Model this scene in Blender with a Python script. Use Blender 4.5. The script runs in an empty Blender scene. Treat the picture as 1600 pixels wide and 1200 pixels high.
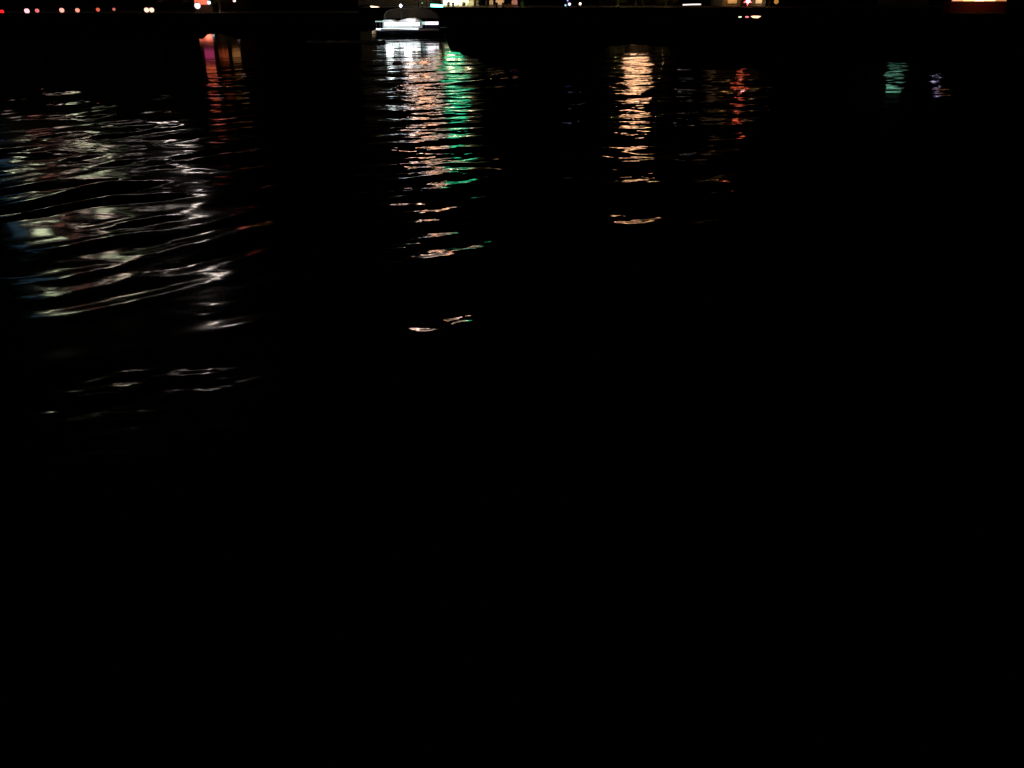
import bpy, math, random
import numpy as np
from mathutils import Vector

random.seed(4)
rng = np.random.RandomState(11)
S = bpy.context.scene
COL = S.collection

# ------------------------------------------------------------------ camera
CAM_H = 4.45
F = 1400.0                      # focal length in pixels of a 1600 wide picture
PITCH = math.atan(620.0 / F)    # horizon just above the top edge of the picture
cd = bpy.data.cameras.new("camera")
cam = bpy.data.objects.new("camera", cd)
COL.objects.link(cam)
cam.location = (0, 0, CAM_H)
cam.rotation_euler = (math.pi / 2 - PITCH, 0, 0)
cd.sensor_width = 36.0
cd.lens = 36.0 * F / 1600.0
cd.clip_start = 0.1
cd.clip_end = 3000
S.camera = cam

# ------------------------------------------------------------------ night sky
w = bpy.data.worlds.new("World")
S.world = w
w.use_nodes = True
nt = w.node_tree
bg = nt.nodes["Background"]
sky = nt.nodes.new("ShaderNodeTexSky")
sky.sky_type = 'NISHITA'
sky.sun_disc = False
sky.sun_elevation = math.radians(-9)
sky.sun_rotation = math.radians(180)
nt.links.new(sky.outputs[0], bg.inputs[0])
bg.inputs[1].default_value = 0.00015

S.view_settings.view_transform = 'Standard'
S.view_settings.look = 'None'
S.view_settings.exposure = 0.0
S.view_settings.gamma = 1.0
S.view_settings.use_curve_mapping = False
S.cycles.max_bounces = 6
S.cycles.glossy_bounces = 3
S.cycles.diffuse_bounces = 2
S.cycles.sample_clamp_indirect = 0.0
S.cycles.sample_clamp_direct = 0.0


# ------------------------------------------------------------------ helpers
def ray(u, v):
    xc, yc = (u - 800.0) / F, (600.0 - v) / F
    c, s = math.cos(PITCH), math.sin(PITCH)
    return Vector((xc, c + yc * s, -s + yc * c))


def at(u, v, Y):
    d = ray(u, v)
    return Vector((0, 0, CAM_H)) + d * (Y / d.y)


def zat(v, Y):
    return at(800, v, Y).z


def xat(u, Y, v=10):
    return at(u, v, Y).x


def ground(u, v, z=0.0):
    d = ray(u, v)
    return Vector((0, 0, CAM_H)) + d * ((z - CAM_H) / d.z)


def mat(name, col, rough=0.7, metal=0.0, bump=0.0, scale=8.0, var=0.25):
    m = bpy.data.materials.new(name)
    m.use_nodes = True
    t = m.node_tree
    b = t.nodes["Principled BSDF"]
    b.inputs["Roughness"].default_value = rough
    b.inputs["Metallic"].default_value = metal
    tc = t.nodes.new("ShaderNodeTexCoord")
    n = t.nodes.new("ShaderNodeTexNoise")
    n.inputs["Scale"].default_value = scale
    n.inputs["Detail"].default_value = 4
    t.links.new(tc.outputs["Object"], n.inputs["Vector"])
    r = t.nodes.new("ShaderNodeMapRange")
    r.inputs[3].default_value = 1 - var
    r.inputs[4].default_value = 1 + var
    t.links.new(n.outputs["Fac"], r.inputs[0])
    mx = t.nodes.new("ShaderNodeVectorMath")
    mx.operation = 'SCALE'
    mx.inputs[0].default_value = col
    t.links.new(r.outputs[0], mx.inputs["Scale"])
    t.links.new(mx.outputs[0], b.inputs["Base Color"])
    if bump:
        bp = t.nodes.new("ShaderNodeBump")
        bp.inputs["Strength"].default_value = 0.6
        bp.inputs["Distance"].default_value = bump
        t.links.new(n.outputs["Fac"], bp.inputs["Height"])
        t.links.new(bp.outputs[0], b.inputs["Normal"])
    return m


_em = {}


def glow(col, strength):
    key = (col, strength)
    if key in _em:
        return _em[key]
    m = bpy.data.materials.new("glow")
    m.use_nodes = True
    t = m.node_tree
    b = t.nodes["Principled BSDF"]
    b.inputs["Base Color"].default_value = (0.6, 0.6, 0.6, 1)
    b.inputs["Emission Color"].default_value = (*col, 1)
    b.inputs["Emission Strength"].default_value = strength
    _em[key] = m
    return m


class MB:
    """collects shapes for one mesh"""
    def __init__(self):
        self.v, self.f = [], []

    def box(self, x0, x1, y0, y1, z0, z1):
        n = len(self.v)
        self.v += [(x0, y0, z0), (x1, y0, z0), (x1, y1, z0), (x0, y1, z0),
                   (x0, y0, z1), (x1, y0, z1), (x1, y1, z1), (x0, y1, z1)]
        self.f += [tuple(n + i for i in q) for q in
                   ((3, 2, 1, 0), (4, 5, 6, 7), (0, 1, 5, 4), (1, 2, 6, 5), (2, 3, 7, 6), (3, 0, 4, 7))]
        return self

    def rings(self, rings, cap=True):
        n = len(self.v)
        k = len(rings[0])
        for r in rings:
            self.v += [tuple(p) for p in r]
        for i in range(len(rings) - 1):
            for j in range(k):
                a, b = n + i * k + j, n + i * k + (j + 1) % k
                self.f.append((a, b, b + k, a + k))
        if cap:
            self.f.append(tuple(n + j for j in reversed(range(k))))
            self.f.append(tuple(n + (len(rings) - 1) * k + j for j in range(k)))
        return self

    def tube(self, pts, radii, k=8):
        pts = [Vector(p) for p in pts]
        rs = []
        for i, p in enumerate(pts):
            d = (pts[min(i + 1, len(pts) - 1)] - pts[max(i - 1, 0)]).normalized()
            a = d.orthogonal().normalized()
            if abs(d.z) > 0.9:
                a = Vector((1, 0, 0)).cross(d).cross(d).normalized() * -1
                a = (Vector((1, 0, 0)) - d * d.x).normalized()
            b = d.cross(a)
            r = radii[i] if isinstance(radii, (list, tuple)) else radii
            rs.append([p + (a * math.cos(2 * math.pi * j / k) + b * math.sin(2 * math.pi * j / k)) * r for j in range(k)])
        return self.rings(rs)

    def lathe(self, prof, c=(0, 0, 0), k=14):
        rs = [[(c[0] + r * math.cos(2 * math.pi * j / k), c[1] + r * math.sin(2 * math.pi * j / k), c[2] + z)
               for j in range(k)] for r, z in prof]
        return self.rings(rs)

    def build(self, name, m, parent=None, smooth=False, loc=(0, 0, 0)):
        me = bpy.data.meshes.new(name)
        me.from_pydata([tuple(p) for p in self.v], [], self.f)
        me.materials.append(m)
        if smooth:
            me.polygons.foreach_set("use_smooth", [True] * len(me.polygons))
        o = bpy.data.objects.new(name, me)
        COL.objects.link(o)
        o.location = loc
        if parent:
            o.parent = parent
        return o


def tag(o, label=None, cat=None, group=None, kind=None):
    if label: o["label"] = label
    if cat: o["category"] = cat
    if group: o["group"] = group
    if kind: o["kind"] = kind
    return o


def empty(name, loc, label=None, cat=None, group=None):
    o = bpy.data.objects.new(name, None)
    COL.objects.link(o)
    o.location = loc
    o.empty_display_size = 0.3
    return tag(o, label, cat, group)


def lamp(parent, loc, col, energy, size=0.1, kind='POINT', rot=None, spot=1.2):
    l = bpy.data.lights.new("bulb_light", kind)
    l.color = col
    l.energy = energy
    if kind == 'AREA':
        l.size = size
    else:
        l.shadow_soft_size = size
    if kind == 'SPOT':
        l.spot_size = spot
        l.spot_blend = 0.6
    o = bpy.data.objects.new("bulb_light", l)
    COL.objects.link(o)
    o.parent = parent
    o.location = loc
    if rot: o.rotation_euler = rot
    return o


WALL = mat("dark_render", (0.22, 0.20, 0.18), 0.85, bump=0.02, scale=3)
STONE = mat("quay_stone", (0.045, 0.042, 0.04), 0.9, bump=0.05, scale=2)
PALE = mat("pale_render", (0.55, 0.52, 0.45), 0.8, bump=0.02, scale=3)
BRICK = mat("red_brick", (0.30, 0.12, 0.07), 0.85, bump=0.03, scale=6)
METAL = mat("dark_metal", (0.08, 0.08, 0.085), 0.45, 0.6)
GLASS = mat("dark_glass", (0.02, 0.025, 0.03), 0.1)
ROOF = mat("roof_slate", (0.07, 0.07, 0.08), 0.8, bump=0.03)
LEAF = mat("dark_leaf", (0.05, 0.08, 0.03), 0.6, scale=1.5, var=0.5)
LEAF2 = mat("olive_leaf", (0.10, 0.11, 0.03), 0.6, scale=1.5, var=0.5)
BARK = mat("bark", (0.09, 0.06, 0.04), 0.9, bump=0.03)
GEL = mat("gelcoat_navy", (0.012, 0.016, 0.035), 0.25)
WHITE = mat("white_gelcoat", (0.8, 0.8, 0.8), 0.35, var=0.05)
STANDIN_CLOTH = mat("standin_cloth", (0.07, 0.052, 0.035), 0.9, bump=0.02, scale=1.6, var=.7)  # mottled brown stands in for the haze over the boat
WOOD = mat("dark_wood", (0.12, 0.07, 0.04), 0.6)

# ------------------------------------------------------------------ water
SHORE = 152.0


def make_water():
    rows_v = np.concatenate([np.arange(1420, 260, -1.6), np.arange(260, 27.5, -0.7)])
    rows = np.array([ground(800, v).y for v in rows_v])
    rows = np.concatenate([[-60.0, -20.0, 0.0, 2.0], rows, [SHORE + 1.0, SHORE + 3.0]])
    rows = np.sort(rows)
    s = np.concatenate([[-4, -2, -1.2], np.arange(-0.72, 0.7201, 1.7 / F), [1.2, 2, 4]])
    Yg, Sg = np.meshgrid(rows, s, indexing='ij')
    Xg = Sg * np.maximum(np.abs(Yg), 14.0)
    X, Y = Xg.ravel(), Yg.ravel()
    dr = np.gradient(rows)
    DR = np.repeat(dr, len(s))
    DX = np.maximum(Y, 8) * 1.7 / F

    # wind-ruffled patches: height of the small waves over the river
    def patchnoise(sx, sy, seed, octs=4):
        r = np.random.RandomState(seed)
        n = np.zeros_like(X)
        for i in range(22):
            a = r.uniform(0, math.pi)
            k = r.uniform(0.5, 2.0)
            n += np.sin(k * (math.cos(a) * X / sx + math.sin(a) * Y / sy) * 2 * math.pi + r.uniform(0, 6.28))
        return n / math.sqrt(11)
    A = 0.50 + 0.45 * np.clip((Y - 18) / 30, 0, 1) + 0.16 * patchnoise(9, 11, 5) + 0.10 * patchnoise(2.2, 3.0, 6)
    u = 800 + F * X / (np.maximum(Y, 1) * math.cos(PITCH) + CAM_H * math.sin(PITCH))
    lx = X / np.maximum(Y, 1)
    for (pu, pv, ru, rv, amp) in GUSTS:
        c = ground(pu, pv)
        near, far = ground(pu, pv + rv), ground(pu, pv - rv)
        ry = (far.y - near.y) / 2
        rx = abs(ground(pu + ru, pv).x - c.x)
        A += amp * np.exp(-((X - c.x) / rx) ** 2 - ((Y - c.y) / ry) ** 2)
    A = np.clip(A, 0.05, 1.6)
    A *= 1 - 0.86 / (1 + np.exp(-(Y - 63) / 2.5))          # sheltered calm water off the far quay
    RG = 0.035 + 0.06 * (lx < -.2) * np.clip((-lx - .2) * 10, 0, 1) * np.clip((42 - Y) / 14, .15, 1) + 0.10 * np.clip((Y - 40) / 30, 0, 1) * A

    LM = np.exp(-((lx + 0.45) / 0.24) ** 4) * np.clip(1.6 - Y / 40, 0, 1)     # long oblique swell, few ripples
    Z = np.zeros_like(X)
    r = np.random.RandomState(21)
    # wavelets: wave length, rms slope of the group, spread, main direction of the crests' normal
    groups = [(5.0, 8.0, 0.018, 6, 0.5), (2.0, 4.0, 0.030, 14, 0.6), (0.9, 1.9, 0.050, 22, 0.7),
              (0.4, 0.85, 0.050, 22, 0.8), (0.2, 0.38, 0.030, 16, 0.9)]
    warp1 = 0.5 * patchnoise(14, 14, 31)
    warp2 = 0.5 * patchnoise(14, 14, 32)
    for l0, l1, slope, n, spread in groups:
        for i in range(n):
            lam = r.uniform(l0, l1)
            th = math.radians(-90 + 17) + r.normal(0, spread * 0.55)
            kx, ky = math.cos(th), math.sin(th)
            k = 2 * math.pi / lam
            a = slope / k * math.sqrt(2.0 / n)
            fade = np.clip(lam / (2.5 * DR) - 0.4, 0, 1) * np.clip(lam / (2.5 * DX) - 0.4, 0, 1)
            ph = k * (kx * X + ky * Y) + r.uniform(0, 6.28) + warp1 * (2 + 1.0 / lam) + 0.6 * warp2
            amp = a * fade
            amp = amp * np.minimum(A * 1.3, 1) if lam >= 5 else amp * A
            amp = amp * (1 - (.35 if lam < .9 else .45) * LM)
            h = np.sin(ph)
            Z += amp * (h + 0.25 * np.cos(2 * ph))
    # oblique wash running in on the left
    env = np.exp(-((lx + 0.42) / 0.22) ** 2 - ((np.log(np.maximum(Y, 1)) - math.log(22)) / 0.55) ** 2)
    env = env * np.clip(.75 + .65 * patchnoise(5, 3.2, 44), .05, 2)
    for i in range(10):
        lam = r.uniform(0.7, 2.2)
        th = math.radians(-90 + 50) + r.normal(0, .2)
        k = 2 * math.pi / lam
        fade = np.clip(lam / (2.5 * DR) - 0.4, 0, 1)
        Z += env * fade * 0.055 / k * np.sin(k * (math.cos(th) * X + math.sin(th) * Y) + r.uniform(0, 6.28) + warp2 * 2)
    me = bpy.data.meshes.new("river_water")
    nr, nc = len(rows), len(s)
    co = np.empty((nr * nc, 3), dtype=np.float32)
    co[:, 0], co[:, 1], co[:, 2] = X, Y, Z
    idx = np.arange(nr * nc).reshape(nr, nc)
    q = np.stack([idx[:-1, :-1], idx[:-1, 1:], idx[1:, 1:], idx[1:, :-1]], -1).reshape(-1, 4)
    me.vertices.add(nr * nc)
    me.vertices.foreach_set("co", co.ravel())
    me.loops.add(q.size)
    me.loops.foreach_set("vertex_index", q.ravel().astype(np.int32))
    me.polygons.add(len(q))
    me.polygons.foreach_set("loop_start", np.arange(0, q.size, 4, dtype=np.int32))
    me.polygons.foreach_set("use_smooth", np.ones(len(q), dtype=bool))
    at_ = me.attributes.new("ruffle", 'FLOAT', 'POINT')
    at_.data.foreach_set("value", (A * (1 - .2 * LM)).astype(np.float32))
    at2_ = me.attributes.new("unresolved", 'FLOAT', 'POINT')
    at2_.data.foreach_set("value", RG.astype(np.float32))
    me.update()
    me.validate()

    m = bpy.data.materials.new("night_water")
    m.use_nodes = True
    t = m.node_tree
    b = t.nodes["Principled BSDF"]
    b.inputs["Base Color"].default_value = (0.002, 0.003, 0.004, 1)
    b.inputs["Roughness"].default_value = 0.035
    b.inputs["IOR"].default_value = 1.33
    tc = t.nodes.new("ShaderNodeTexCoord")
    at1 = t.nodes.new("ShaderNodeAttribute")
    at1.attribute_name = "ruffle"
    at2 = t.nodes.new("ShaderNodeAttribute")
    at2.attribute_name = "unresolved"
    t.links.new(at2.outputs["Fac"], b.inputs["Roughness"])
    geo = t.nodes.new("ShaderNodeNewGeometry")
    cur = geo.outputs["Normal"]
    for scale, amp in ((1.3, 0.07), (5.0, 0.07), (13.0, 0.06)):
        mp = t.nodes.new("ShaderNodeMapping")
        mp.inputs["Rotation"].default_value = (0, 0, math.radians(-17))
        mp.inputs["Scale"].default_value = (0.45, 1.0, 1.0)
        t.links.new(tc.outputs["Object"], mp.inputs[0])
        n = t.nodes.new("ShaderNodeTexNoise")
        n.inputs["Scale"].default_value = scale
        n.inputs["Detail"].default_value = 2.0
        n.inputs["Distortion"].default_value = 0.4
        t.links.new(mp.outputs[0], n.inputs["Vector"])
        sub = t.nodes.new("ShaderNodeVectorMath")
        sub.operation = 'SUBTRACT'
        sub.inputs[1].default_value = (0.5, 0.5, 0.5)
        t.links.new(n.outputs["Color"], sub.inputs[0])
        mul = t.nodes.new("ShaderNodeVectorMath")
        mul.operation = 'MULTIPLY'
        mul.inputs[1].default_value = (amp * 3 * 0.6, amp * 3, 0)
        t.links.new(sub.outputs[0], mul.inputs[0])
        sc = t.nodes.new("ShaderNodeVectorMath")
        sc.operation = 'SCALE'
        t.links.new(mul.outputs[0], sc.inputs[0])
        t.links.new(at1.outputs["Fac"], sc.inputs["Scale"])
        ad = t.nodes.new("ShaderNodeVectorMath")
        ad.operation = 'ADD'
        t.links.new(cur, ad.inputs[0])
        t.links.new(sc.outputs[0], ad.inputs[1])
        cur = ad.outputs[0]
    nm = t.nodes.new("ShaderNodeVectorMath")
    nm.operation = 'NORMALIZE'
    t.links.new(cur, nm.inputs[0])
    t.links.new(nm.outputs[0], b.inputs["Normal"])
    me.materials.append(m)
    o = bpy.data.objects.new("river_water", me)
    COL.objects.link(o)
    return tag(o, kind="structure")


# ruffled or slick patches (picture place of the patch, its half sizes, change)
GUSTS = [
    # calm slicks
    (1350, 420, 420, 200, -0.5), (1000, 560, 500, 130, -0.5), (700, 436, 150, 36, -0.6), (800, 900, 700, 200, -0.5),
    (1400, 140, 260, 60, -0.8), (1500, 180, 90, 110, -1), (470, 450, 70, 150, -0.2), (520, 200, 60, 100, -0.3),
    (690, 315, 150, 9, -0.7), (1000, 312, 90, 12, -0.5), (1215, 268, 90, 50, -1.2), (815, 150, 55, 80, -1.0), (1400, 225, 120, 55, -1.2),
    (90, 110, 260, 75, -1.5), (345, 110, 50, 60, -.7), (110, 165, 240, 25, -.8), (350, 185, 50, 40, -.5), (150, 316, 260, 8, -0.6), (200, 525, 260, 28, -0.7), (120, 270, 40, 8, -.4),
    # ruffled
    (690, 500, 90, 17, 1.3), (700, 375, 120, 20, 0.8), (998, 263, 130, 24, 1.5), (990, 338, 100, 10, 1.3), (700, 255, 120, 50, .6),
    (1405, 132, 34, 30, .5),
    (250, 595, 130, 36, 1.1), (120, 420, 200, 60, 0.3), (100, 230, 160, 26, 0.2), (285, 780, 40, 14, 0.4),
]

make_water()

# ------------------------------------------------------------------ shore
ZQ = zat(13, SHORE)          # promenade level
ZL = zat(20.5, SHORE)          # lower landing on the left
XL = xat(560, SHORE)         # where the high quay begins
tag(MB().box(XL, 260, SHORE, SHORE + 1.2, -2, ZQ).build("quay_wall", STONE),
    "long dark stone quay wall along the far bank right of the moored lights", "quay wall")
cop = MB().box(XL - 0.1, 260, SHORE - 0.12, SHORE + 1.2, ZQ + 0.003, ZQ + 0.14).build("coping", STONE)
cop.parent = bpy.data.objects["quay_wall"]
tag(MB().box(-260, XL - 0.1, SHORE, SHORE + 1.0, -2, ZL).build("landing_wall", STONE),
    "low dark landing wall below the row of red lamps", "quay wall")
tag(MB().box(XL, 400, SHORE + 1.2, 500, ZQ - 2, ZQ + 0.12).build("promenade_ground", STONE), kind="structure")
tag(MB().box(-400, XL, SHORE + 1.0, 500, ZL - 2, ZL - 0.02).build("landing_ground", STONE), kind="structure")


def make_reflection_mask():
    """added dark sheet covering low-lamp reflections below the quay, near edge wandering"""
    us = [-400, 60, 180, 316, 326, 344, 372, 470, 560, 682, 697, 703, 722, 760, 800, 925, 950, 1040, 1060, 1110, 1230, 1350, 1440, 1455, 1484, 1492, 2000]
    vs = [64, 62, 60, 60, 52, 52, 58, 60, 46, 47, 60, 78, 84, 98, 102, 94, 70, 70, 90, 107, 110, 96, 98, 113, 116, 150, 140]
    r = np.random.RandomState(9)
    nx, ny = 700, 40
    vv, ff = [], []
    for i in range(nx + 1):
        u = -400 + 2400 * i / nx
        v = float(np.interp(u, us, vs)) + .8 * math.sin(i * .23) + .5 * math.sin(i * .71 + 1)
        e = ground(u, v)
        for j in range(ny + 1):
            t = j / ny
            y = e.y - 1.5 + (SHORE + .05 - e.y + 1.5) * t
            x = e.x / e.y * y
            z = float(np.interp(y - e.y, [-1.5, 0, 2.5, 10, 60], [-.3, .0, .24, .28, .4]))
            z += .03 * math.sin(x * 1.3 + 2 * math.sin(y * .5)) + .02 * math.sin(y * 1.9 + x * .6) + r.uniform(-.008, .008)
            vv.append((x, y, z))
    for i in range(nx):
        for j in range(ny):
            a = i * (ny + 1) + j
            ff.append((a, a + ny + 1, a + ny + 2, a + 1))
    m_ = MB()
    m_.v, m_.f = vv, ff
    mask_mat = mat("mask_black", (.006, .005, .004), 1.0, bump=.03, scale=3)  # near black, no sheen, put in so the bank lights don't mirror here
    mask_mat.node_tree.nodes["Principled BSDF"].inputs["Specular IOR Level"].default_value = 0.0
    tag(m_.build("reflection_mask", mask_mat, None, True), kind="structure")


make_reflection_mask()


def windows(bld, rects, y, frame=METAL):
    """rects in world x0,x1,z0,z1 ; lit = (col,strength) or None"""
    for (x0, x1, z0, z1, lit) in rects:
        f = MB()
        t = 0.07
        f.box(x0 - t, x1 + t, y - 0.08, y + 0.02, z0 - t, z0).box(x0 - t, x1 + t, y - 0.08, y + 0.02, z1, z1 + t)
        f.box(x0 - t, x0, y - 0.08, y + 0.02, z0, z1).box(x1, x1 + t, y - 0.08, y + 0.02, z0, z1)
        fo = f.build("window", frame, bld)
        MB().box(x0, x1, y - 0.03, y + 0.01, z0, z1).build("pane", glow(*lit) if lit else GLASS, fo)


def building(name, u0, u1, Y, depth, h, zb, m, label, cat="building", gable=False):
    x0, x1 = xat(u0, Y), xat(u1, Y)
    b = empty(name, ((x0 + x1) / 2, Y, zb), label, cat)
    hw = (x1 - x0) / 2
    MB().box(-hw, hw, 0, depth, 0, h).build("wall", m, b)
    r = MB()
    if gable:
        r.v += [(-hw - .4, -.5, h + .003), (hw + .4, -.5, h + .003), (hw + .4, depth + .5, h + .003), (-hw - .4, depth + .5, h + .003),
                (-hw + 1.5, depth / 2, h + 3), (hw - 1.5, depth / 2, h + 3)]
        r.f += [(3, 2, 1, 0), (0, 1, 5, 4), (2, 3, 4, 5), (1, 2, 5), (3, 0, 4)]
    else:
        r.box(-hw - .25, hw + .25, -.25, depth + .25, h + .003, h + .5)
    r.build("roof", ROOF, b)
    return b, hw


# hotel on the left bank: most of it is above the picture, its lit windows mirror in the river
LIT = [(1.0, .76, .60), (1.0, .68, .55), (1.0, .84, .48), (.9, 1.0, .62), (1.0, .4, .3), (1.0, .85, .75)]
hotel, hw = building("hotel_block", -110, 340, 182, 14, 42, ZL - 0.02, WALL,
                     "wide dark hotel block rising behind the red bollard lamps at far left")
rects = []
rr = random.Random(8)
# storey bottom, first and last picture column of the lit rooms, share of them lit, strength
FLOORS = [(1.2, 0, 0, 0, 0), (5.5, 0, 0, 0, 0), (10, 0, 0, 0, 0), (15, 0, 0, 0, 0), (21.0, 0, 0, 0, 0), (31.5, -90, 150, .6, 3.2),
          (33, 0, 0, 0, 0), (40, -60, 275, .6, 7.5)]
for z, ua, ub, share, st_ in FLOORS:
    for i, x in enumerate(np.arange(-hw + 1.2, hw - 3.2, 4.6)):
        uu = 800 + (x + 1.5 + hotel.location.x) * F / (182 * math.cos(PITCH))
        lit = None
        if share and ua <= uu <= ub and rr.random() < share:
            lit = (LIT[rr.randrange(len(LIT))], round(st_ * rr.choice((.25, .5, .8, 1.2, 2.0)), 1))
        if share and z > 20 and -60 < uu < -25:
            lit = ((.2, .5, .8), .6)
        rects.append((x, x + 3.0, z, z + 2.3, lit))
windows(hotel, rects, -0.02)
MB().box(-1, 1, -0.1, 0.02, 0, 2.3).build("door", WOOD, hotel)

# house with red neon
h2, hw = building("brick_house", 304, 372, 176, 10, 11, ZL - 0.02, BRICK,
                  "narrow brick house with red lit upper windows right of the hotel block")
windows(h2, [(-3.2, -1.4, 5.4, 7.0, ((1.0, .08, .30), .4)), (-.6, 1.2, 5.4, 7.0, ((1.0, .16, .05), .4)),
             (1.9, 3.4, 5.4, 7.0, ((1.0, .40, .12), .3)), (-3.2, -1.4, 8.4, 10, ((1.0, .16, .05), .8)), (1.9, 3.4, 8.4, 10, None)], -0.02)

# warehouse behind the white boat
h3, hw = building("boathouse", 560, 690, 170, 12, 22, ZQ + .12, WALL,
                  "dark boathouse with warm lit upper windows behind the white lit boat", gable=True)
windows(h3, [(-1.5 + i * 2.3, .1 + i * 2.3, 5.5 + 5.2 * j, 8.3 + 5.2 * j,
              [((1.0, .55, .33), (.9, 3.4, 8.0)[j]), ((1.0, .66, .52), (1.1, 3.8, 9.0)[j]), ((1.0, .48, .28), (.8, 3.4, 8.0)[j]), ((.85, .75, .35), (1.0, 3.0, 4.0)[j])][(i + 2 * j) % 4] if (i + j) % 3 != 2 else None)
             for i in range(1, 4) for j in range(3)], -0.02)

# green sign house
h4, hw = building("corner_house", 690, 748, 168, 10, 15, ZQ + .12, PALE,
                  "pale corner house with glowing glazed ground floor and green sign above")
gx0, gx1 = -hw + .25, hw - .6
pn = []
n = 5
for i in range(n):
    a = gx0 + (gx1 - gx0) * i / n
    pn.append((a + .04, a + (gx1 - gx0) / n - .04, .05, 2.6,
               [((1, 1, .62), 1.5), ((1, 1, .75), 1.7), ((1, .97, .6), 1.5), ((.8, .95, .4), 1.2), ((.55, .6, .15), 0.5)][i]))
windows(h4, pn, -0.05, PALE)
MB().box(-hw, hw, -2.6, -.06, 2.75, 2.9).build("light_shield", STANDIN_CLOTH, h4)  # unseen overhang added to stop lamp light climbing the wall
lamp(h4, (-1.5, -1.6, 2.2), (1, .85, .55), 150, .5)
lamp(h4, (1.4, -1.6, 2.2), (1, .75, .45), 120, .5)
MB().box(-2.8, .4, -.25, -.05, 5.5, 12.5).build("sign_panel", glow((.02, .85, .38), 1.7), h4)

tx0, tx1 = xat(690, 160), xat(738, 160)
tag(MB().box(tx0, tx1, SHORE + 1.3, 167.9, ZQ + .1, ZQ + .16).build("terrace", mat("brightened_paving", (.5, .42, .3), .8)), kind="structure")  # pale slab added to make the ground before the house brighter
for k_, (u_, lb_t) in enumerate(((699, "low lantern added to brighten the terrace, left one"), (716, "low lantern added to brighten the terrace, middle one"),
                                 (731, "low lantern added to brighten the terrace, right one"))):
    e_ = empty("added_lantern", (xat(u_, 158), 158, ZQ + .16), lb_t, "lantern", "lanterns added to brighten the terrace")  # lantern with no visible counterpart, added to light the slab
    MB().lathe([(.06, 0), (.05, .5)]).build("post", METAL, e_)
    MB().lathe([(.1, .503), (.16, .65), (.12, .8), (.03, .86)]).build("lamp_shade", glow((1, .8, .5), 1.5), e_, True)
    lamp(e_, (0, -.5, .9), (1, .75, .4), 60, .2)

# quay house with a warm bay window
h5, hw = building("bay_house", 940, 1060, 172, 12, 16, ZQ + .12, mat("dark_brick", (.03, .02, .016), .9, bump=.02, scale=5),
                  "dark quay house with one broad warm window behind the olive lit trees")
windows(h5, [(-2.2, 2.2, 9.8, 13.4, ((1.0, .50, .25), 7.0)), (-5.5, -3.5, 4.4, 6.4, None), (3.5, 5.5, 4.4, 6.4, None)], -0.02)

# orange inn
h6, hw = building("orange_inn", 1128, 1196, 164, 10, 14, ZQ + .12, PALE,
                  "orange lit inn front with red star lamp hanging before its door")
windows(h6, [(-2.8, -1.2, .4, 1.6, ((1, .5, .15), .35)), (1.9, 3.0, .4, 1.5, ((1, .6, .25), .6)), (.2, 1.2, 9.8, 11.4, ((1, .12, .05), 4.0)),
             (-1.6, -.6, 5.2, 6.4, None)], -0.02)
MB().box(-.6, .9, -.07, .02, 0, 2.2).build("door", WOOD, h6)
MB().box(-hw, hw, -1.5, -.06, 2.2, 2.3).build("light_shield", STANDIN_CLOTH, h6)  # added above the view to keep the orange light low
lamp(h6, (-2.2, -1.0, 1.3), (1, .45, .12), 24, .3)
lamp(h6, (2.5, -.9, .8), (1, .6, .3), 12, .1)

# far right house with teal window
h7, hw = building("shuttered_house", 1370, 1450, 172, 10, 14, ZQ + .12, WALL,
                  "dark shuttered house with one teal upper window left of the red pavilion")
windows(h7, [(-.6, 2.2, 8.8, 10.6, ((.25, .75, .5), 1.0)), (-3.4, -1.8, 8.8, 10.6, None)], -0.02)


# ------------------------------------------------------------------ lamps along the bank
def globe_lamp(name, u, v, Y, r, col, s, zb, label, cat="lamp", group=None, arms=None):
    p = at(u, v, Y)
    b = empty(name, (p.x, Y, zb), label, cat, group)
    h = p.z - zb
    MB().lathe([(.09, 0), (.09, .15), (.04, .2), (.035, h - r)]).build("post", METAL, b)
    offs = arms or [0]
    for dx in offs:
        prof = [(max(.01, r * math.sin(math.pi * i / 8)), -r * math.cos(math.pi * i / 8)) for i in range(9)]
        MB().lathe(prof, (dx, 0, h)).build("globe", glow(col, s), b, True)
        MB().lathe([(r * .5, 0), (r * .62, .05), (.03, .14)], (dx, 0, h + r * .86)).build("cap", METAL, b)
    if arms:
        MB().tube([(arms[0], 0, h - r - .03), (arms[-1], 0, h - r - .03)], .03).build("arm", METAL, b)
    return b


reds = [(3, 18, .34, (1, .02, .02), 1.3, "dim deep red globe lamp cut by the left edge of the picture"),
        (42, 17, .42, (1, .42, .45), 2.6, "largest brightest pinkish white globe lamp of the red row"),
        (58, 16.5, .34, (1, .22, .22), 1.2, "dull pink globe lamp close beside the brightest lamp of the row"),
        (96.5, 16, .40, (1, .42, .34), 1.8, "pale salmon globe lamp, left one of the middle pair"),
        (121, 16, .37, (1, .36, .24), 1.5, "peach globe lamp, right one of the middle pair"),
        (153, 15, .32, (1, .16, .08), 1.1, "small orange red globe lamp second from the row's right end"),
        (178, 14.5, .25, (1, .25, .18), .9, "smallest faint globe lamp at the right end of the red row")]
for u, v, r, c, s, lb in reds:
    globe_lamp("globe_lamp", u, v, SHORE + .6, r * .88, c, s * .75, ZL, lb, group="red globe lamps along the low landing")
globe_lamp("twin_lamp", 233, 15.5, SHORE + .6, .36, (1, .62, .45), 1.6, ZL,
           "twin headed warm white lamp standing alone right of the red row", arms=[-.4, .4])
g = globe_lamp("floodlight", 308.5, 9.0, SHORE + 1.5, .46, (1, .9, .85), 1.3, ZL,
               "big glaring white floodlight in front of the red lit kiosk")
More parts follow.
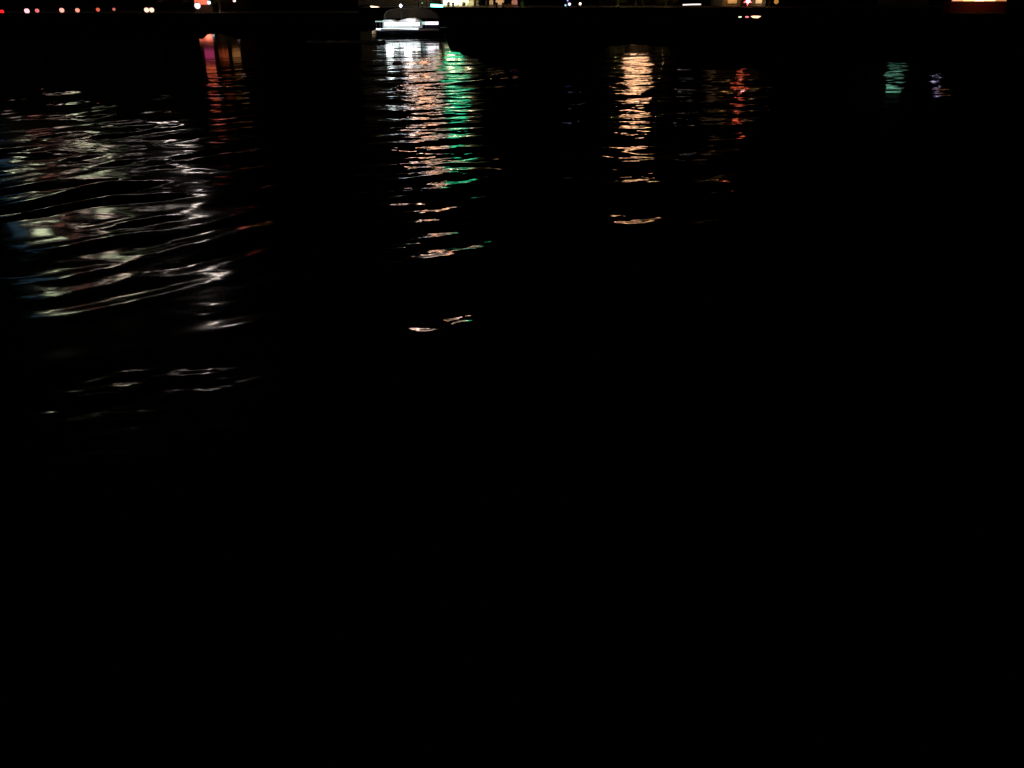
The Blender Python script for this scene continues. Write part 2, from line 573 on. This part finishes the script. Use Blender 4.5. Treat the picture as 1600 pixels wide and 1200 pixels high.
lamp(g, (.9, .6, 1.9), (1, .2, .12), 25, .5)

# kiosk behind the floodlight
kp = at(314, 5, SHORE + 4)
k = empty("kiosk", (kp.x, SHORE + 4, ZL - .02), "small orange red lit kiosk behind the glaring floodlight", "kiosk")
MB().box(-1.1, 1.3, 0, 1.8, 0, 3.0).build("wall", WOOD, k)
MB().box(-1.4, 1.6, -.3, 2.0, 3.003, 3.2).build("roof", ROOF, k)
MB().box(-1.0, 1.2, -.06, .02, zat(7, SHORE + 4) - ZL, 2.9).build("counter_window", glow((1, .16, .07), .85), k)

for (u, v, r, c, s, lb) in [(326.5, 4, .26, (.7, .95, 1), 2.6, "cold bluish white lamp just right of the kiosk"),
                            (366, 0.5, .26, (1, .7, .65), 1.5, "pinkish white lamp at the picture's top right of the dim shrub"),
                            (906.5, 6, .19, (1, .85, .65), 3.0, "single warm white lamp right of the blue white pair"),
                            (889.8, 6.4, .22, (.75, .72, 1), 2.0, "brightest blue white lamp on the middle quay"),
                            (883.6, 8.3, .15, (.4, .8, 1), 1.3, "small low cyan lamp just left of the brightest blue white lamp"),
                            (887, .4, .15, (.5, .4, 1), 1.0, "faint violet lamp above the brightest blue white lamp"),
                            (1213, 2.5, .35, (1, .45, .08), .45, "dull amber lamp right of the orange inn"),
                            (659.5, 4.6, .12, (.4, .8, .2), .5, "tiny green lamp above the white lit boat")]:
    globe_lamp("street_lamp", u, v, SHORE + 2, r, c, s, ZL - .02 if u < 560 else ZQ + .12, lb, "lamp")


def bar_lamp(name, u0, v0, u1, v1, Y, r, col, s, zb, label):
    a, c = at(u0, v0, Y), at(u1, v1, Y)
    b = empty(name, ((a.x + c.x) / 2, Y, zb), label, "tube light")
    hx = (c.x - a.x) / 2
    MB().tube([(-hx, 0, a.z - zb), (0, 0, (a.z + c.z) / 2 - zb + .02), (hx, 0, c.z - zb)], r, 10).build("tube", glow(col, s), b, True)
    MB().box(-hx - .1, hx + .1, .12, .2, min(a.z, c.z) - zb - .1, max(a.z, c.z) - zb + .1).build("housing", METAL, b)
    for sx in (-.7, .7):
        MB().box(sx * hx - .04, sx * hx + .04, .13, .21, 0, min(a.z, c.z) - zb - .1).build("post", METAL, b)
    return b


bar_lamp("tube_light", 579, 10, 595, 12.5, SHORE + 1.4, .09, (1, .72, .45), 4.0, ZQ + .12, "short warm tube light tilted slightly left of the lit boat")
t = bar_lamp("tube_light", 673, 8.5, 692, 9.5, SHORE + 1.4, .2, (.12, 1, .68), 9.0, ZQ + .12, "thick glowing teal green tube light above the boat's bow")
lamp(t, (0, -.5, .1), (.1, 1, .6), 30, .2)
bar_lamp("tube_light", 1067, 7.6, 1095, 6.8, SHORE + 1.4, .09, (1, .85, .75), 1.6, ZQ + .12, "long thin white tube light on the quay left of the orange inn")

# red star lamp before the inn
sp = at(1168.5, 1.5, SHORE + 3)
st = empty("star_lantern", (sp.x, SHORE + 3, ZQ + .12), "glaring red star shaped lantern before the orange inn", "lantern")
m_ = MB()
zc = sp.z - ZQ - .12
ring = []
for i in range(10):
    rr_ = .75 if i % 2 == 0 else .32
    a = -math.pi / 2 + i * math.pi / 5
    ring.append((rr_ * math.cos(a), 0, zc + rr_ * math.sin(a)))
m_.v = ring + [(0, -.25, zc), (0, .25, zc)]
for i in range(10):
    m_.f += [(i, (i + 1) % 10, 10), ((i + 1) % 10, i, 11)]
m_.build("star", glow((1, .12, .12), 2.0), st)
m2 = MB().lathe([(.02, -.3), (.3, 0), (.02, .3)], (0, -.3, zc)).build("bulb", glow((1, .8, .75), 8.0), st, True)
MB().lathe([(.08, 0), (.03, .2), (.03, zc + 1.2)], (0, .35, 0)).build("post", METAL, st)
MB().tube([(0, .35, zc + 1.1), (0, 0, zc + 1.1), (0, 0, zc + .75)], .02, 6).build("hanger", METAL, st)
lamp(st, (0, -.6, .5), (1, .1, .08), 40, .2)


# tall street lamps, heads above the picture: their light reaches the river
def tall_lamp(u, Y, zb, h, col, s, label, hw=.5):
    x = xat(u, Y)
    b = empty("tall_street_lamp", (x, Y, zb), label, "street lamp", "tall street lamps on the far bank")
    MB().lathe([(.16, 0), (.16, .5), (.08, .7), (.05, h)]).build("post", METAL, b)
    MB().tube([(0, 0, h - .1), (0, -.5, h + .25), (0, -1.3, h + .3)], .045, 6).build("arm", METAL, b)
    MB().box(-hw, hw, -1.9, -1.1, h + .22, h + .42).build("lamp_head", METAL, b)
    MB().box(-hw + .05, hw - .05, -1.88, -1.12, h + .06, h + .21).build("lens", glow(col, s), b)
    return b


tall_lamp(655, SHORE + 6, ZQ + .12, 5.5, (1, .7, .5), 20.0, "tall street lamp post just behind the lit boat's cabin")
tall_lamp(668, SHORE + 8, ZQ + .12, 8.0, (1, .68, .48), 20.0, "tall street lamp post left of the teal tube light")
tall_lamp(993, SHORE + 6, ZQ + .12, 6.5, (1, .55, .3), 30.0, "tall street lamp post among the olive lit trees")
tall_lamp(1478, SHORE + 6, ZQ + .12, 7.4, (.75, .7, 1), 8.0, "tall street lamp post behind the red pavilion", .3)
#tall_lamp(1400, SHORE + 6, ZQ + .12, 5.0, (.3, 1, .75), 14.0, "tall street lamp post before the shuttered house")


# ------------------------------------------------------------------ trees
def leaf_cloud(mb, c, rx, ry, rz, n, s):
    r = random
    for _ in range(n):
        while True:
            p = Vector((r.uniform(-1, 1), r.uniform(-1, 1), r.uniform(-1, 1)))
            if p.length < 1: break
        q = Vector((c[0] + p.x * rx, c[1] + p.y * ry, c[2] + p.z * rz))
        a = Vector((r.gauss(0, 1), r.gauss(0, 1), r.gauss(0, 1))).normalized()
        b = a.orthogonal().normalized()
        c2 = a.cross(b)
        k = s * r.uniform(.6, 1.3)
        i = len(mb.v)
        mb.v += [q - b * k, q - c2 * k * .5, q + b * k, q + c2 * k * .5]
        mb.f.append((i, i + 1, i + 2, i + 3))


def tree(u, Y, zb, h, crown_z, rad, m, label, group, name="quayside_tree", n=9):
    x = xat(u, Y)
    b = empty(name, (x, Y, zb), label, "tree", group)
    tb = MB()
    tb.tube([(0, 0, 0), (.05, 0, h * .3), (-.05, .05, h * .6), (0, 0, h * .9)], [.2, .15, .11, .04], 8)
    cr = MB()
    for i in range(n):
        a = i * 2.4
        rr_ = rad * random.uniform(.35, .85)
        z0 = crown_z + (h - crown_z) * random.uniform(.1, .9)
        e = (rr_ * math.cos(a), rr_ * math.sin(a), z0)
        tb.tube([(0, 0, max(.4, z0 * .55)), (e[0] * .5, e[1] * .5, z0 * .85), e], [.08, .05, .02], 5)
        leaf_cloud(cr, e, rad * .5, rad * .5, (h - crown_z) * .26, 170, .14)
    tb.build("trunk", BARK, b)
    cr.build("crown", m, b)
    return b


zg = ZQ + .12
G1 = "trees along the far quay"
tree(742, SHORE + 9, zg, 6, 1.1, 1.5, LEAF, "dark tree silhouetted against the glowing glazed front", G1)
tree(760, SHORE + 9, zg, 6.5, 1.2, 1.2, LEAF, "dark tree between the glowing front and the orange pier", G1)
tree(965, SHORE + 7, zg, 6, .6, 1.6, LEAF2, "olive green lit tree, left of the three above the middle quay", G1)
tree(1004, SHORE + 8, zg, 6, .7, 1.6, LEAF2, "dim greenish tree, middle of the three above the middle quay", G1)
tree(1040, SHORE + 7, zg, 6, .6, 1.8, LEAF2, "brownish lit tree left of the long white tube light", G1)
tree(1202, SHORE + 7, zg, 5, .7, 1.3, LEAF2, "dim tree between orange inn and amber lamp", G1)
tl = tree(343, SHORE + 6, ZL, 6, 1.6, 1.6, LEAF2, "dim olive tree right of the kiosk", G1)
for (u, c, e) in ((965, (.8, 1, .2), 22), (1004, (.5, 1, .4), 8), (1040, (1, .7, .3), 14), (1202, (1, .6, .15), 12), (343, (.8, .8, .3), 14)):
    zb = zg if u > 500 else ZL - .02
    p = empty("ground_spotlight", (xat(u, SHORE + 4.2), SHORE + 4.2, zb),
              "small ground spotlight at the foot of the tree " + {965: "left of the middle quay trees", 1004: "in the middle of three quay trees",
              1040: "left of the white tube light", 1202: "right of the orange inn", 343: "right of the kiosk"}[u], "spotlight", "ground spotlights under the trees")
    MB().lathe([(.12, 0), (.12, .12), (.16, .2), (.13, .2), (.1, .14)]).build("housing", METAL, p)
    lamp(p, (0, 0, .35), c, e, .05)

# ------------------------------------------------------------------ lit piers, shrubs and bollards on the quay
for (u, wu, Y, h, c, e, lb) in ((767.5, 6, SHORE + 7, 3.2, (1, .6, .25), 22, "slim orange lit stone pier right of the glowing front"),
                               (781, 13, SHORE + 7, 3.4, (1, .62, .3), 40, "broad orange lit stone pier, brightest of the three piers"),
                               (804, 9, SHORE + 7, 3.4, (1, .38, .3), 26, "pink lit stone pier at the right end of the lit quay")):
    x = xat(u, Y)
    hw = abs(xat(u + wu / 2, Y) - x)
    b = empty("stone_pier", (x, Y, zg), lb, "pier", "lit stone piers on the quay")
    MB().box(-hw, hw, 0, .8, 0.3, h - .3).build("shaft", PALE, b)
    MB().box(-hw - .1, hw + .1, -.1, .9, 0, .297).build("base", STONE, b)
    MB().box(-hw - .12, hw + .12, -.12, .92, h - .297, h).build("cap", STONE, b)
    lamp(b, (0, -1.0, .5), c, e, .3)


def shrub(u, Y, zb, r, h, m, label, lit=None):
    b = empty("shrub", (xat(u, Y), Y, zb), label, "shrub", "shrubs along the quay edge")
    s = MB()
    for i in range(5):
        a = i * 2.4
        s.tube([(0, 0, 0), (math.cos(a) * r * .5, math.sin(a) * r * .5, h * .8)], [.03, .01], 4)
    s.build("stem", BARK, b)
    c = MB()
    leaf_cloud(c, (0, 0, h * .55), r, r, h * .5, 260, .07)
    c.build("foliage", m, b)
    if lit: lamp(b, (0, -.7, .25), lit[0], lit[1], .05)
    return b


shrub(701, SHORE + 4, zg, .3, .8, LEAF, "small dark shrub before the left of the glowing front")
shrub(725, SHORE + 4, zg, .3, .7, LEAF, "small dark shrub before the right half of the glowing front")
shrub(796, SHORE + 4, zg, .8, .5, LEAF2, "low reddish lit shrub between orange and pink piers", ((1, .25, .12), 6))
shrub(816, SHORE + 4, zg, .35, 1.0, LEAF2, "small green lit shrub right of the pink pier", ((.4, 1, .45), 6))
for u, lb in ((708, "dark bollard standing before the glowing glazed front"), (776, "dark bollard before the broad orange pier"),
              (786, "dark bollard between broad orange pier and low shrub")):
    x = xat(u, SHORE + .8)
    tag(MB().lathe([(.16, 0), (.16, .45), (.22, .5), (.22, .62), (.08, .7)], (x, SHORE + .8, ZQ + .14)).build("mooring_bollard", METAL),
        lb, "bollard", "mooring bollards on the quay edge")

# ------------------------------------------------------------------ red pavilion terrace at the right
PY = SHORE - 4
px0, px1 = xat(1484, PY), xat(1572, PY)
z1, z2, z3 = zat(21, PY), zat(18.5, PY), zat(2.4, PY)
pv = empty("river_pavilion", ((px0 + px1) / 2, PY, 0), "red fronted river pavilion with glowing orange window band at upper right", "pavilion")
hw = (px1 - px0) / 2
m_ = MB().box(-hw, hw, 0, 2.4, z2 + .003, z3)
m_.build("red_front", mat("red_paint", (.35, .05, .02), .6, bump=.01), pv)
MB().box(-hw, hw, -.5, 2.4, z2 - .25, z2).build("deck_edge", mat("deck_wood", (.35, .22, .1), .6, bump=.02), pv)
for sx in (-.9, -.3, .3, .9):
    MB().lathe([(.16, -2.5), (.16, z2 - .253)], (sx * hw, 2, 0)).build("pile", WOOD, pv)
for i in range(5):
    a = -hw + .1 + i * (2 * hw - .2) / 5
    c = [((1, .35, .2), 1.0), ((1, .55, .2), 1.7), ((1, .72, .35), 2.6), ((1, .5, .25), 1.8), ((.8, .3, .12), .6)][i]
    f = MB().box(a, a + .06, .0, .1, z3 + .003, z3 + .6).box(a + .06, a + (2 * hw - .2) / 5, .0, .1, z3 + .003, z3 + .05).build("window", METAL, pv)
    MB().box(a + .06, a + (2 * hw - .2) / 5, .03, .06, z3 + .053, z3 + .6).build("pane", glow(*c), f)
MB().box(-hw - .4, hw + .4, -.8, 5.4, z3 + .62, z3 + .8).build("roof", ROOF, pv)
MB().box(-.45, .45, -.62, -.5, z2 - .42, z2 - .05).build("ladder_plate", WOOD, pv)
lamp(pv, (-.8, -2.2, z3 + .6), (1, .45, .12), 16, .3)
lamp(pv, (1.6, -2.0, z3 + .9), (1, .4, .12), 8, .3)


# ------------------------------------------------------------------ boats
def hull_rings(L, B, D, draft, n=14):
    """bow towards +x"""
    rs = []
    for i in range(n + 1):
        t = i / n
        x = -L / 2 + L * t
        wd = B / 2 * (1 - max(0, (t - .45) / .55) ** 2.2) * (0.9 + .1 * min(1, t * 5))
        wd = max(wd, .03)
        sheer = D + .25 * t ** 2
        keel = -draft * (1 - max(0, (t - .7) / .3) ** 2)
        rk = .5 * max(0, (t - .8) / .2)
        rs.append([(x + rk, -wd, sheer), (x + rk * .6, -wd * .95, sheer * .5), (x, -wd * .8, 0), (x - rk * .3, 0, keel),
                   (x, wd * .8, 0), (x + rk * .6, wd * .95, sheer * .5), (x + rk, wd, sheer)])
    return rs


bc = ground(642, 56)
by = bc.y
BY = by + 1.6
sc_ = abs(at(643, 50, BY).x - at(642, 50, BY).x)       # metres per picture pixel there
bt = empty("cabin_cruiser", (at(642, 50, BY).x, BY, 0), "dark hulled cabin cruiser with glaring white lit cabin and deck", "boat")


def bx_(u): return (u - 642) * sc_


L = 104 * sc_
zt = zat(47, BY - 1.3)
MB().rings(hull_rings(L, 2.8, zt, .5)).build("hull", GEL, bt, True)
zd = zt + .02
fs = -1.25
dk = MB().box(bx_(592), bx_(676), -1.22, 1.22, zt + .03, zt + .1)
dk.build("deck", WHITE, bt)
z40, z33, z30 = zat(43.5, BY - 1.2), zat(33, BY - 1.2), zat(30, BY - 1.2)
PR = [(601, 43.5), (601, 32), (604, 31), (615, 31), (620, 33), (625, 33.8), (628, 31.8), (634, 30.3), (638, 29), (648, 28.5), (655, 30.5), (660, 34), (662, 38), (661.5, 43.5)]
PR = [(bx_(u), zat(v, BY - 1.15)) for u, v in PR]
MB().rings([[(x, y, z) for x, z in PR] for y in (-1.15, 1.15)]).build("cabin", WHITE, bt)
z28 = zat(28, BY)
for i in range(5):
    a, b_ = bx_(604 + i * 11), bx_(614.2 + i * 11)
    fr = MB().box(a - .05, b_ + .05, -1.19, -1.16, zat(41, BY - 1.2), zat(34.5, BY - 1.2)).build("window", METAL, bt)
    MB().box(a, b_, -1.215, -1.193, zat(40.6, BY - 1.2), zat(34.9, BY - 1.2)).build("pane", glow((.9, 1, 1), 2.2), fr)
MB().box(bx_(641), bx_(651), -1.19, -1.152, zat(33, BY - 1.2), zat(30.5, BY - 1.2)).build("windscreen", glow((1, .95, 1), 2.2), bt)
# light strip under the gunwale, aft rail glowing in place of deck light
MB().tube([(bx_(591), -1.36, z40 - .12), (bx_(656), -1.38, z40 - .12)], .07).build("rubbing_light", glow((.8, .97, 1), 2.5), bt, True)
MB().tube([(bx_(590), -1.25, zat(33.5, BY - 1.2)), (bx_(603), -1.25, zat(33.5, BY - 1.2))], .05).build("glowing_rail", glow((.5, .8, .75), .6), bt)
for q in (591, 597):
    MB().tube([(bx_(q), -1.25, zt), (bx_(q), -1.25, zat(33.5, BY - 1.2))], .03).build("stanchion", METAL, bt)
# foredeck trunk with skylight
MB().box(bx_(660), bx_(687), -.7, .7, zt + .1, zat(34.5, BY - .7)).build("foredeck_trunk", GEL, bt)
MB().box(bx_(666), bx_(686), -.76, -.703, zat(38.5, BY - .7), zat(34.0, BY - .7)).build("skylight", glow((1, .92, 1), 2.2), bt)
MB().box(bx_(660), bx_(666), -.75, -.703, zat(38.5, BY - .7), zat(34, BY - .7)).build("side_glass", glow((.45, .8, .75), .9), bt)
# cloth shell on poles, standing in for the brown haze over the boat
cz = zat(13, BY)
cp = MB()
AR = [(603, 28), (604, 22), (608, 17), (616, 14), (630, 12.5), (650, 12), (668, 13), (678, 17), (685, 23), (688, 28)]
AR = [(bx_(u), zat(v, BY)) for u, v in AR]
IN = [(x * .985, z - .05) for x, z in AR]
cp.rings([[(x, y, z) for x, z in AR + IN[::-1]] for y in (-1.1, 1.1)])
cp.build("haze_shell", STANDIN_CLOTH, bt)
MB().rings([[(x * .98, y, z - .06) for x, z in AR] for y in (.96, .99)]).build("haze_curtain", STANDIN_CLOTH, bt)
MB().box(bx_(598), bx_(688), -1.44, -1.41, zat(47.5, BY - 1.4), zat(45, BY - 1.4)).build("spill_strake", mat("spill_brown", (.3, .22, .2), .6), bt)  # brown band paints the deck light spilling on the upper hull
for q in (606, 630, 668, 683):
    for sy in (-1.05, 1.05):
        MB().tube([(bx_(q), sy, zt), (bx_(q), sy, z30 + .2)], .02, 6).build("haze_pole", METAL, bt)
# mast with anchor light
mz = zat(9, BY)
MB().tube([(bx_(628), 0, z33), (bx_(628), 0, mz)], [.05, .03]).build("mast", METAL, bt)
MB().lathe([(.02, -.17), (.17, 0), (.02, .17)], (bx_(628), 0, mz)).build("mast_light", glow((.72, .8, 1), 6.0), bt, True)
for (u, y, z, e, c) in ((612, -2.1, z33 + .1, 36, (.9, 1, 1)), (640, -2.1, z33 + .3, 42, (1, .96, 1)), (675, -1.8, z33 + .1, 5, (1, .9, .95)),
                        ):
    lamp(bt, (bx_(u), y, z), c, e, .4)
lamp(bt, (bx_(650), 0, zat(25, BY)), (1, .8, .5), 2.2, .1)  # lamp added inside to give the haze its faint warmth

# foam of the wake
fm = MB()
rf = random.Random(3)
for i in range(1100):
    if i < 1100:
        u = rf.uniform(480, 600); v = 66.6 + rf.gauss(0, .9) + (600 - u) * .0
        if rf.random() > (u - 470) / 120: continue
    else:
        u = 628 + rf.gauss(0, 17); v = 65.6 + abs(rf.gauss(0, 1)) * 6
        if u > 668 or u < 596: continue
    g_ = ground(u, v)
    a, b_ = rf.uniform(.08, .4), rf.uniform(.05, .22)
    n0 = len(fm.v)
    ph = rf.uniform(0, 6)
    fm.v += [(g_.x + a * math.cos(k * 1.047), g_.y + b_ * 2 * math.sin(k * 1.047), .05 + .015 * math.sin(ph + k)) for k in range(6)]
    fm.v.append((g_.x, g_.y, .05 + .10 * rf.random()))
    fm.f += [(n0 + k, n0 + (k + 1) % 6, n0 + 6) for k in range(6)]
tag(fm.build("wake_foam", mat("foam", (.75, .8, .8), .6)), kind="stuff")

# small launch with three lamps
LY = 140.0
lx_ = xat(1170, LY, 30)
lb_ = empty("open_launch", (lx_, LY, .05), "small dark open launch with white, pink and amber lamps below the inn", "boat")
MB().rings(hull_rings(4.6, 1.5, .14, .2, 10)).build("hull", WOOD, lb_, True)
MB().box(-1.6, -1.3, -.7, .7, .2, .25).build("seat", WOOD, lb_)
MB().box(.3, .6, -.65, .65, .2, .25).build("seat", WOOD, lb_)
zl = zat(26.5, LY) - .05
for (u, rx, rz, c, s) in ((1156.3, .26, .09, (.85, .9, .6), 1.6), (1167.2, .27, .11, (1, .22, .3), 1.6)):
    x = xat(u, LY, 26.5) - lx_
    MB().tube([(x, 0, .0), (x, 0, zl)], .025, 6).build("lamp_pole", METAL, lb_)
    MB().rings([[(x + rx * math.sin(math.pi * i / 6 + .001) * math.cos(a), .2 * math.sin(math.pi * i / 6 + .001) * math.sin(a), zl - rz * math.cos(math.pi * i / 6))
                 for a in [k * math.pi / 4 for k in range(8)]] for i in range(7)]).build("lamp_globe", glow(c, s), lb_, True)
x = xat(1182, LY, 27) - lx_
MB().tube([(x, 0, .0), (x, 0, zl - .1)], .03, 6).build("lamp_pole", METAL, lb_)
MB().rings([[(x - .1 + rr_ * math.cos(a), .3 * rr_ * math.sin(a), zl + z) for a in [k * math.pi / 5 for k in range(10)]]
            for rr_, z in ((.04, -.34), (.18, -.25), (.42, -.1), (.72, .06), (.68, .12), (.3, .15))]).build("bowl_lamp", glow((1, .55, .3), 2.4), lb_, True)
lamp(lb_, (x, -.6, .3), (1, .12, .05), .6, .1)
